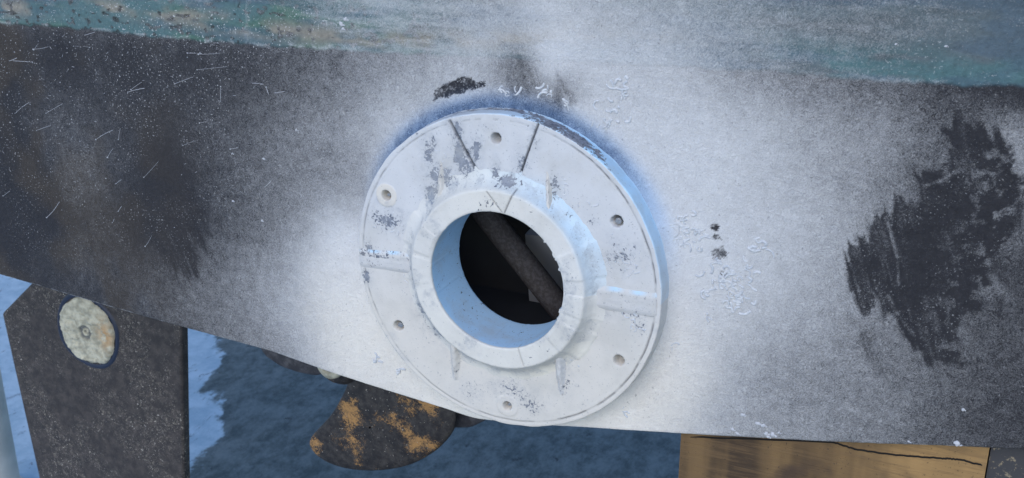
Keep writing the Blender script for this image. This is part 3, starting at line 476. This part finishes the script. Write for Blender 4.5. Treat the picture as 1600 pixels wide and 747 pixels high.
# ---------------------------------------------------------------- blistered paint curls, flakes, spatter
def ridge(acc, pts, w, hgt, y0):      # low rounded ridge following pts on the surface y0
    pts = np.array(pts); n = len(pts)
    t = np.gradient(pts, axis=0); t /= np.linalg.norm(t, axis=1)[:, None]+1e-9; s_ = np.stack([-t[:, 1], t[:, 0]], 1)
    prof = [(-1.15, -.5), (-.8, .45), (-.3, .95), (.3, .95), (.8, .45), (1.15, -.5)]; base = sum(len(v) for v in acc[0])
    tap = np.minimum(1, np.minimum(np.arange(n)+.6, n-np.arange(n)-.4)/1.6)
    V = np.zeros((n, 6, 3))
    for j, (u, v) in enumerate(prof):
        V[:, j, 0] = pts[:, 0]+s_[:, 0]*w*u*tap*.5; V[:, j, 2] = pts[:, 1]+s_[:, 1]*w*u*tap*.5; V[:, j, 1] = y0-hgt*v*tap
    acc[0].append(V.reshape(-1, 3)); acc[1].append(quads(6, n)+base)
def curls(acc, clusters, y0, sc=1., seed=1):
    rg = random.Random(seed)
    for cx, cz, rx, rz, n in clusters:
        for i in range(n):
            u, v = rg.gauss(0, .5), rg.gauss(0, .5); px, pz = cx+u*rx, cz+v*rz; a = rg.uniform(0, 6.28); kap = rg.uniform(60, 420)*rg.choice((-1, 1)); L = rg.uniform(.004, .016)*sc
            if abs(kap)*L > 6: L = 6/abs(kap)
            m = max(5, int(L/.0007)); P_ = []
            for k in range(m):
                P_.append((px, pz)); a += kap*L/m*(1+.9*math.sin(k*.9+i)); px += math.cos(a)*L/m; pz += math.sin(a)*L/m
            ridge(acc, P_, rg.uniform(.0015, .0034)*sc, rg.uniform(.0013, .0020)*(sc**.5), y0)
def blob(acc, cx, cz, rad, hgt, y0, rg):
    n = 12; k = 4; base = sum(len(v) for v in acc[0]); el = rg.uniform(.5, 1); ro = rg.uniform(0, 3.1); rs = [rg.uniform(.6, 1.15) for _ in range(n)]
    V = []
    for j, (f_, hh_) in enumerate(((1.05, -.4), (.95, .5), (.6, 1.), (.05, 1.05))):
        for i in range(n):
            a = i*2*math.pi/n; u = math.cos(a)*rad*f_*rs[i]; v = math.sin(a)*rad*f_*rs[i]*el
            V.append((cx+u*math.cos(ro)-v*math.sin(ro), y0-hgt*hh_, cz+u*math.sin(ro)+v*math.cos(ro)))
    acc[0].append(np.array(V)); acc[1].append(quads(n, k, True)[:, ::-1]+base)
acc = [[], []]; curls(acc, CURL, .0002, 1., 3); np_mesh('blistered_paint', np.vstack(acc[0]), np.vstack(acc[1]), MB, hull)['kind'] = 'stuff'
acc = [[], []]; curls(acc, FCURL, -T+.0003, .62, 4); np_mesh('blistered_paint', np.vstack(acc[0]), np.vstack(acc[1]), MB, flange)['kind'] = 'stuff'
acc = [[], []]; rg = random.Random(9)
for a, b, c, d in STREAK:
    n = max(4, int(math.hypot(c-a, d-b)/.0016)); q = rg.uniform(-.03, .03)
    pts = [(a+(c-a)*t+math.sin(t*3.1)*(d-b)*q, b+(d-b)*t-math.sin(t*3.1)*(c-a)*q) for t in np.linspace(0, 1, n)]
    ridge(acc, pts, rg.uniform(.0003, .0006), .0003, .0); blob(acc, a, b, rg.uniform(.0005, .0011), .0009, .0, rg)
for i in range(200):      # small spatter, thickest below the waterline left of the flange
    px = -.82+abs(rg.gauss(0, .33)); pz = HZ+.235-abs(rg.gauss(0, .12))
    if px > -.2 or math.hypot(px, pz-HZ) < .23 or pz < bottom(np.array([px]))[0]+.01: continue
    if rg.random() < .45: blob(acc, px, pz, rg.uniform(.0004, .0009), .0006, .0, rg)
    else:
        a = rg.gauss(.25, .5); L = rg.uniform(.0015, .005); ridge(acc, [(px+math.cos(a)*L*t, pz+math.sin(a)*L*t) for t in np.linspace(0, 1, 4)], .0004, .0003, .0)
for i in range(90):
    px = rg.uniform(-.8, -.25); pz = HZ+.235+rg.uniform(.0, .06); L = rg.uniform(.0015, .006); a = rg.gauss(0, .35)
    ridge(acc, [(px+math.cos(a)*L*t, pz+math.sin(a)*L*t) for t in np.linspace(0, 1, 4)], .0004, .0004, -.0004)
for a, b, r_ in FLAKE:
    blob(acc, a, b, r_*.8, .0012, .0, rg); blob(acc, a+r_*.9, b-r_*.3, r_*.4, .001, .0, rg)
np_mesh('paint_spatter', np.vstack(acc[0]), np.vstack(acc[1]), MS, hull)['kind'] = 'stuff'

# ---------------------------------------------------------------- rudder with anode
s = M('worn_antifouling_brown'); fl = s.ramp(s.noise(150, 5, .8, 1.2), .55, .62); pat = s.ramp(s.noise(9, 3, .6), .42, .58)
fl2 = s.ramp(s.noise(230, 4, .75, 1.2), .615, .66)
col = s.mix(s.ramp(s.noise(50, 5, .7), .35, .7), (.030, .027, .028), (.066, .057, .054))
col = s.mix(s.math('MULTIPLY', fl, s.math('MULTIPLY', pat, .55)), col, (.30, .27, .22)); col = s.mix(s.math('MULTIPLY', fl2, s.math('ADD', .06, pat)), col, (.60, .56, .50))
MR = s.done(col, .6, s.bump(s.noise(250, 5, .7), .0015, .6))
def slab(name, outline, y0, th, m, parent, bev=.004, noise=.0):
    bm = bmesh.new(); f = bm.faces.new([bm.verts.new((p[0], y0, p[1])) for p in outline])
    g = bmesh.ops.extrude_face_region(bm, geom=[f]); bmesh.ops.translate(bm, vec=(0, th, 0), verts=[v for v in g['geom'] if isinstance(v, bmesh.types.BMVert)])
    bmesh.ops.bevel(bm, geom=bm.edges[:], offset=bev, segments=3, affect='EDGES', profile=.5)
    return bm_obj(name, bm, m, parent)
YR = .34
rud = thing('rudder', (RUD[3][0]-.15, YR+.02, RUD[2][1]), 'dark brown speckled rudder blade with a round pale anode behind the hull edge', 'rudder')
slab('rudder_blade', RUD, YR, .022, MR, rud, .006)
bm = bmesh.new(); tube(bm, [(RUD[5][0]-.2, YR+.02, RUD[6][1]-.05), (RUD[5][0]-.2, YR+.02, HZ+.3)], .022, 20); bm_obj('rudder_stock', bm, MA, rud, True)
for zz in (HZ+.1, HZ+.28):
    bm = bmesh.new(); tube(bm, [(RUD[5][0]-.2, YR+.03, zz), (RUD[5][0]-.2, TH+.004, zz)], .016, 12); bm_obj('rudder_bracket', bm, MA, rud, True)
def lens_pts(n, rfun, rings, prof, cx, cz, y0):
    V = []
    for f_, hh_ in zip(rings, prof):
        for i in range(n):
            a = i*2*math.pi/n; q = rfun(a)*f_; V.append((cx+q*math.cos(a), y0-hh_, cz+q*math.sin(a)))
    return np.array(V), quads(n, len(rings), True)[:, ::-1]
rings = list(np.linspace(1.02, 0.02, 44)); pr = [0 if i == 0 else .008*(1-(f_/1.02)**6)**.5 for i, f_ in enumerate(rings)]
cx, cz = ANODE; cx -= .010; cz -= .004
V, Fq = lens_pts(180, lambda a: .0645*(1+.07*abs(math.sin(a)))*(1+.035*math.sin(a*2+1)+.02*math.sin(a*5)+.012*math.sin(a*11)), rings, pr, cx, cz, YR-.001)
rr_ = np.hypot(V[:, 0]-cx, V[:, 2]-cz); n_ = fbm(V[:, 0]*.55, V[:, 2], 120, 3, 17); n2_ = fbm(V[:, 0]*1.2, V[:, 2], 420, 3, 18)
V[:, 1] += -(n_-.5)*.009*ss(.0, .01, rr_)-(n2_-.5)*.0015+.004*(1-ss(.013, .0155, rr_))-.003*np.exp(-((rr_-.006)/.0015)**2)+.005*(1-ss(.003, .004, rr_))
s = M('corroded_zinc'); col = s.mix(s.ramp(s.noise(60, 4, .6), .35, .65), (.30, .29, .23), (.52, .50, .40)); col = s.mix(s.math('MULTIPLY', s.attr('rust'), s.ramp(s.noise(70, 4), .35, .55)), col, (.42, .25, .11)); col = s.mix(s.attr('dark'), col, (.09, .10, .11))
MZ = s.done(col, .8, s.bump(s.noise(160, 3, .6), .0012, .5))
np_mesh('anode', V, Fq, MZ, rud, dict(rust=np.exp(-(((V[:, 0]-cx-.05)/.016)**2+((V[:, 2]-cz-.004)/.028)**2))*.95, dark=np.clip((1-ss(.013, .0155, rr_))*ss(.0072, .009, rr_)*.85+(1-ss(.0032, .004, rr_))+0*rr_, 0, 1)))
V, Fq = lens_pts(120, lambda a: .0725*(1+.07*abs(math.sin(a)))*(1+.03*math.sin(a*2+1)+.02*math.sin(a*4)), [1.04, 1.0, .96, .90], [-.001, .0022, .003, .0012], cx, cz, YR)
s = M('sealant_dark_blue'); MSe = s.done((.022, .030, .055), .45)
np_mesh('anode_seal', V, Fq, MSe, rud)

# ---------------------------------------------------------------- propeller
s = M('worn_propeller_antifouling'); o1 = s.noise(19, 2, .5); o2 = s.noise(230, 8, .9, .2); o = s.ramp(s.math('ADD', s.math('MULTIPLY', o1, .5), s.math('MULTIPLY', o2, .5)), .556, .580)
col = s.mix(s.ramp(s.noise(80, 5, .7), .35, .7), (.018, .017, .019), (.055, .050, .048)); col = s.mix(o, col, s.mix(s.noise(200, 2), (.46, .25, .08), (.26, .15, .07)))
sp = s.ramp(s.noise(330, 2, .5), .71, .75); col = s.mix(sp, col, (.5, .47, .42))
MPr = s.done(col, .6, s.bump(s.noise(260, 5, .7), .0015, .6))
hx, hz = HUB
prop = thing('propeller', (hx, YR, hz), 'dark propeller with worn orange patches on its blades under the hull edge', 'propeller')
def blade(outline, y0, th):
    P_ = np.array(outline); n0 = len(P_)            # resample the closed outline smoothly
    t = np.arange(n0+1); Pc = np.vstack([P_, P_[:1]]); tt = np.linspace(0, n0, 161)[:-1]
    px = np.interp(tt, t, Pc[:, 0]); pz = np.interp(tt, t, Pc[:, 1]); k = np.ones(9)/9
    px = np.convolve(np.concatenate([px[-4:], px, px[:4]]), k, 'valid'); pz = np.convolve(np.concatenate([pz[-4:], pz, pz[:4]]), k, 'valid')
    c = np.array([px.mean(), pz.mean()]); V = []
    fr = [(1, 0), (.985, .35), (.94, .6), (.8, .85), (.6, .97), (.35, 1), (.02, 1)]
    seq = [(f_, -h_) for f_, h_ in fr[::-1]]+[(f_, h_*.9) for f_, h_ in fr[1:]]
    for f_, h_ in seq:
        qx = c[0]+(px-c[0])*f_; qz = c[1]+(pz-c[1])*f_
        V.append(np.stack([qx, y0+h_*th+.10*(qz-c[1])*0, qz], 1))
    return np.vstack(V), quads(160, len(seq), True)
V, Fq = blade(BLADE, YR, .008); np_mesh('blade', V, Fq, MPr, prop)
V, Fq = blade(BLADE2, YR+.02, .007); np_mesh('blade', V, Fq, MA, prop)
V, Fq = blade(BLADE3, YR+.03, .007); np_mesh('blade', V, Fq, MA, prop)
bm = bmesh.new(); tube(bm, [(hx, YR+.05, hz), (hx, YR+.04, hz), (hx, YR-.03, hz), (hx, YR-.045, hz)], [.02, .034, .034, .024], 28); bm_obj('hub', bm, MPr, prop, True)
bm = bmesh.new(); tube(bm, [(hx, YR, hz), (hx, YR+.12, hz)], .014, 16); bm_obj('shaft', bm, MBo, prop, True)
bm = bmesh.new(); tube(bm, [(hx, YR+.09, hz-.03), (hx, YR+.09, hz+.02), (hx-.01, YR+.02, hz+.22), (hx, TH-.01, hz+.34)], .02, 14, True, .6); bm_obj('shaft_bracket', bm, MA, prop, True)
px_, pz_ = PANODE
V, Fq = lens_pts(48, lambda a: .026*(1+.03*math.sin(3*a)), [1, 1, .9, .6, .5, .4, .05], [-.03, .0, .008, .012, .012, .004, .004], px_, pz_, YR-.05)
np_mesh('anode', V, Fq, MZ, prop, dict(rust=np.zeros(len(V)), dark=np.repeat([0, 0, 0, 0, .0, .5, .6], 48).astype(float)))
prop.location.z = prop.location.z

# ---------------------------------------------------------------- timber prop, dark post
s = M('sawn_timber'); v1 = s.scalev((1, 1, .12)); v2 = s.scalev((.12, .5, 1))
g1 = s.noise(22, 3, .5, .2, v1); g2 = s.noise(170, 6, .7, .5, s.scalev((.06, .5, 1))); g3 = s.noise(14, 3)
sep = s.n('ShaderNodeSeparateXYZ'); s.set(sep.inputs[0], s.co)
gx_ = s.ramp(sep.outputs[0], .28, .54)
base = s.mix(s.math('ADD', s.math('MULTIPLY', gx_, .66), s.math('MULTIPLY', s.ramp(g1, .40, .65), .30)), (.055, .036, .022), (.44, .27, .11))
base = s.mix(s.ramp(g2, .45, .62), base, s.mix(.5, base, (.16, .10, .05))); base = s.mix(s.ramp(g3, .54, .72), base, (.07, .045, .03)); base = s.mix(s.ramp(s.noise(300, 4, .7), .62, .7), base, (.05, .035, .025))
MW = s.done(base, .75, s.bump(s.math('ADD', g1, g2), .0015, .6))
def on_hull(x0, x1, yf, yb, name, m, parent, zbot=0.):
    n = 30; bm = bmesh.new(); R_ = []
    for i in range(n):
        xx = x0+(x1-x0)*i/(n-1); zt = float(np.interp(xx, xs, zb))-.0022
        R_.append([bm.verts.new(p) for p in ((xx, yf, zbot), (xx, yf, zt-.002), (xx, yf+.002, zt), (xx, yb, zt), (xx, yb, zbot))])
    for a, b in zip(R_[:-1], R_[1:]):
        for j in range(5): bm.faces.new((a[j], b[j], b[(j+1) % 5], a[(j+1) % 5]))
    bm.faces.new(R_[0][::-1]); bm.faces.new(R_[-1]); return bm_obj(name, bm, m, parent)
wood = thing('timber_prop', ((WOOD[0][0]+WOOD[2][0])/2, .1, 0), 'brown sawn timber with a long dark crack supporting the hull bottom', 'timber')
on_hull(WOOD[1][0], WOOD[2][0], .012, .22, 'timber', MW, wood)
acc = [[], []]; pts = []
for a, b in zip(CRACK[:-1], CRACK[1:]):
    for t in np.linspace(0, 1, 12, endpoint=False): pts.append((a[0]+(b[0]-a[0])*t, a[1]+(b[1]-a[1])*t+random.Random(len(pts)).uniform(-.0005, .0005)))
pts = [(p[0], min(p[1], float(np.interp(p[0], xs, zb))-.006)) for p in pts if WOOD[1][0]+.004 < p[0] < WOOD[2][0]-.003]
ridge(acc, pts, .0022, .0004, .0119); s = M('crack_dark'); np_mesh('crack', np.vstack(acc[0]), np.vstack(acc[1]), s.done((.012, .01, .009), .9), wood)
s = M('speckled_black'); MD = s.done(s.mix(s.ramp(s.noise(160, 5, .7), .58, .66), (.05, .05, .055), (.24, .20, .14)), .7, s.bump(s.noise(300, 3), .001, .5))
post = thing('support_post', (WOOD[2][0]+.10, .1, 0), 'dark speckled support post standing right of the brown timber', 'post')
on_hull(WOOD[2][0]+.0015, WOOD[2][0]+.20, .016, .2, 'post_shaft', MD, post, .03)
bm = bmesh.new(); bmesh.ops.create_cube(bm, size=1, matrix=Matrix.Translation((WOOD[2][0]+.13, .11, .015)) @ Matrix.Diagonal((.25, .26, .03, 1))); bm_obj('post_foot', bm, MD, post)

# ---------------------------------------------------------------- yard ground and column
s = M('yard_ground'); sep = s.n('ShaderNodeSeparateXYZ'); s.set(sep.inputs[0], s.co)
(ax, ay), (bx, by) = LINE[0], LINE[4]
dx_, dy_ = bx-ax, by-ay; L_ = math.hypot(dx_, dy_); nx, ny = dy_/L_, -dx_/L_
if nx > 0: nx, ny = -nx, -ny
dist = s.math('ADD', s.math('MULTIPLY', s.math('SUBTRACT', sep.outputs[0], ax), nx), s.math('MULTIPLY', s.math('SUBTRACT', sep.outputs[1], ay), ny))
dist = s.math('ADD', dist, s.math('MULTIPLY', s.math('SUBTRACT', s.noise(5.5, 5, .65, .1, s.scalev((1, .7, 1))), .5), .42))
m1 = s.ramp(dist, -.02, .012)
wet = s.mix(s.ramp(s.noise(14, 8, .85, .1, s.scalev((1, .62, 1))), .36, .64), (.055, .078, .088), (.150, .185, .200)); wet = s.mix(s.ramp(s.noise(20, 6, .75, .2, s.scalev((1, .7, 1))), .60, .68), wet, (.035, .045, .055))
dry = s.mix(s.ramp(s.noise(12, 6, .7), .35, .65), (.30, .43, .54), (.42, .55, .66)); dry = s.mix(s.ramp(s.noise(26, 6, .75, .8, s.scalev((1, .5, 1))), .58, .66), dry, (.12, .14, .19))
MG = s.done(s.mix(m1, wet, dry), s.ramp(m1, 0, 1, .85, .9), s.bump(s.noise(70, 5, .85, 0, s.scalev((1, .6, 1))), .006, .6))
g = np_mesh('ground', [(-200, -200, 0), (200, -200, 0), (200, 200, 0), (-200, 200, 0)], [[0, 1, 2, 3]], MG, None, None, False); g['kind'] = 'structure'
s = M('painted_steel_column'); MCo = s.done(s.mix(s.ramp(s.noise(9, 5), .35, .7), (.40, .42, .41), (.55, .56, .54)), .6)
cx, cy = FOOT; cx += .02
col = thing('steel_column', (cx-.02, cy, 0), 'pale grey column standing at the far left behind the hull', 'column')
bm = bmesh.new(); tube(bm, [(cx-.02, cy, .012), (cx-.02, cy, 2.4)], .035, 28); bm_obj('column_shaft', bm, MCo, col, True)
bm = bmesh.new(); bmesh.ops.create_cube(bm, size=1, matrix=Matrix.Translation((cx-.02, cy, .006)) @ Matrix.Diagonal((.14, .14, .012, 1))); bm_obj('base_plate', bm, MCo, col)
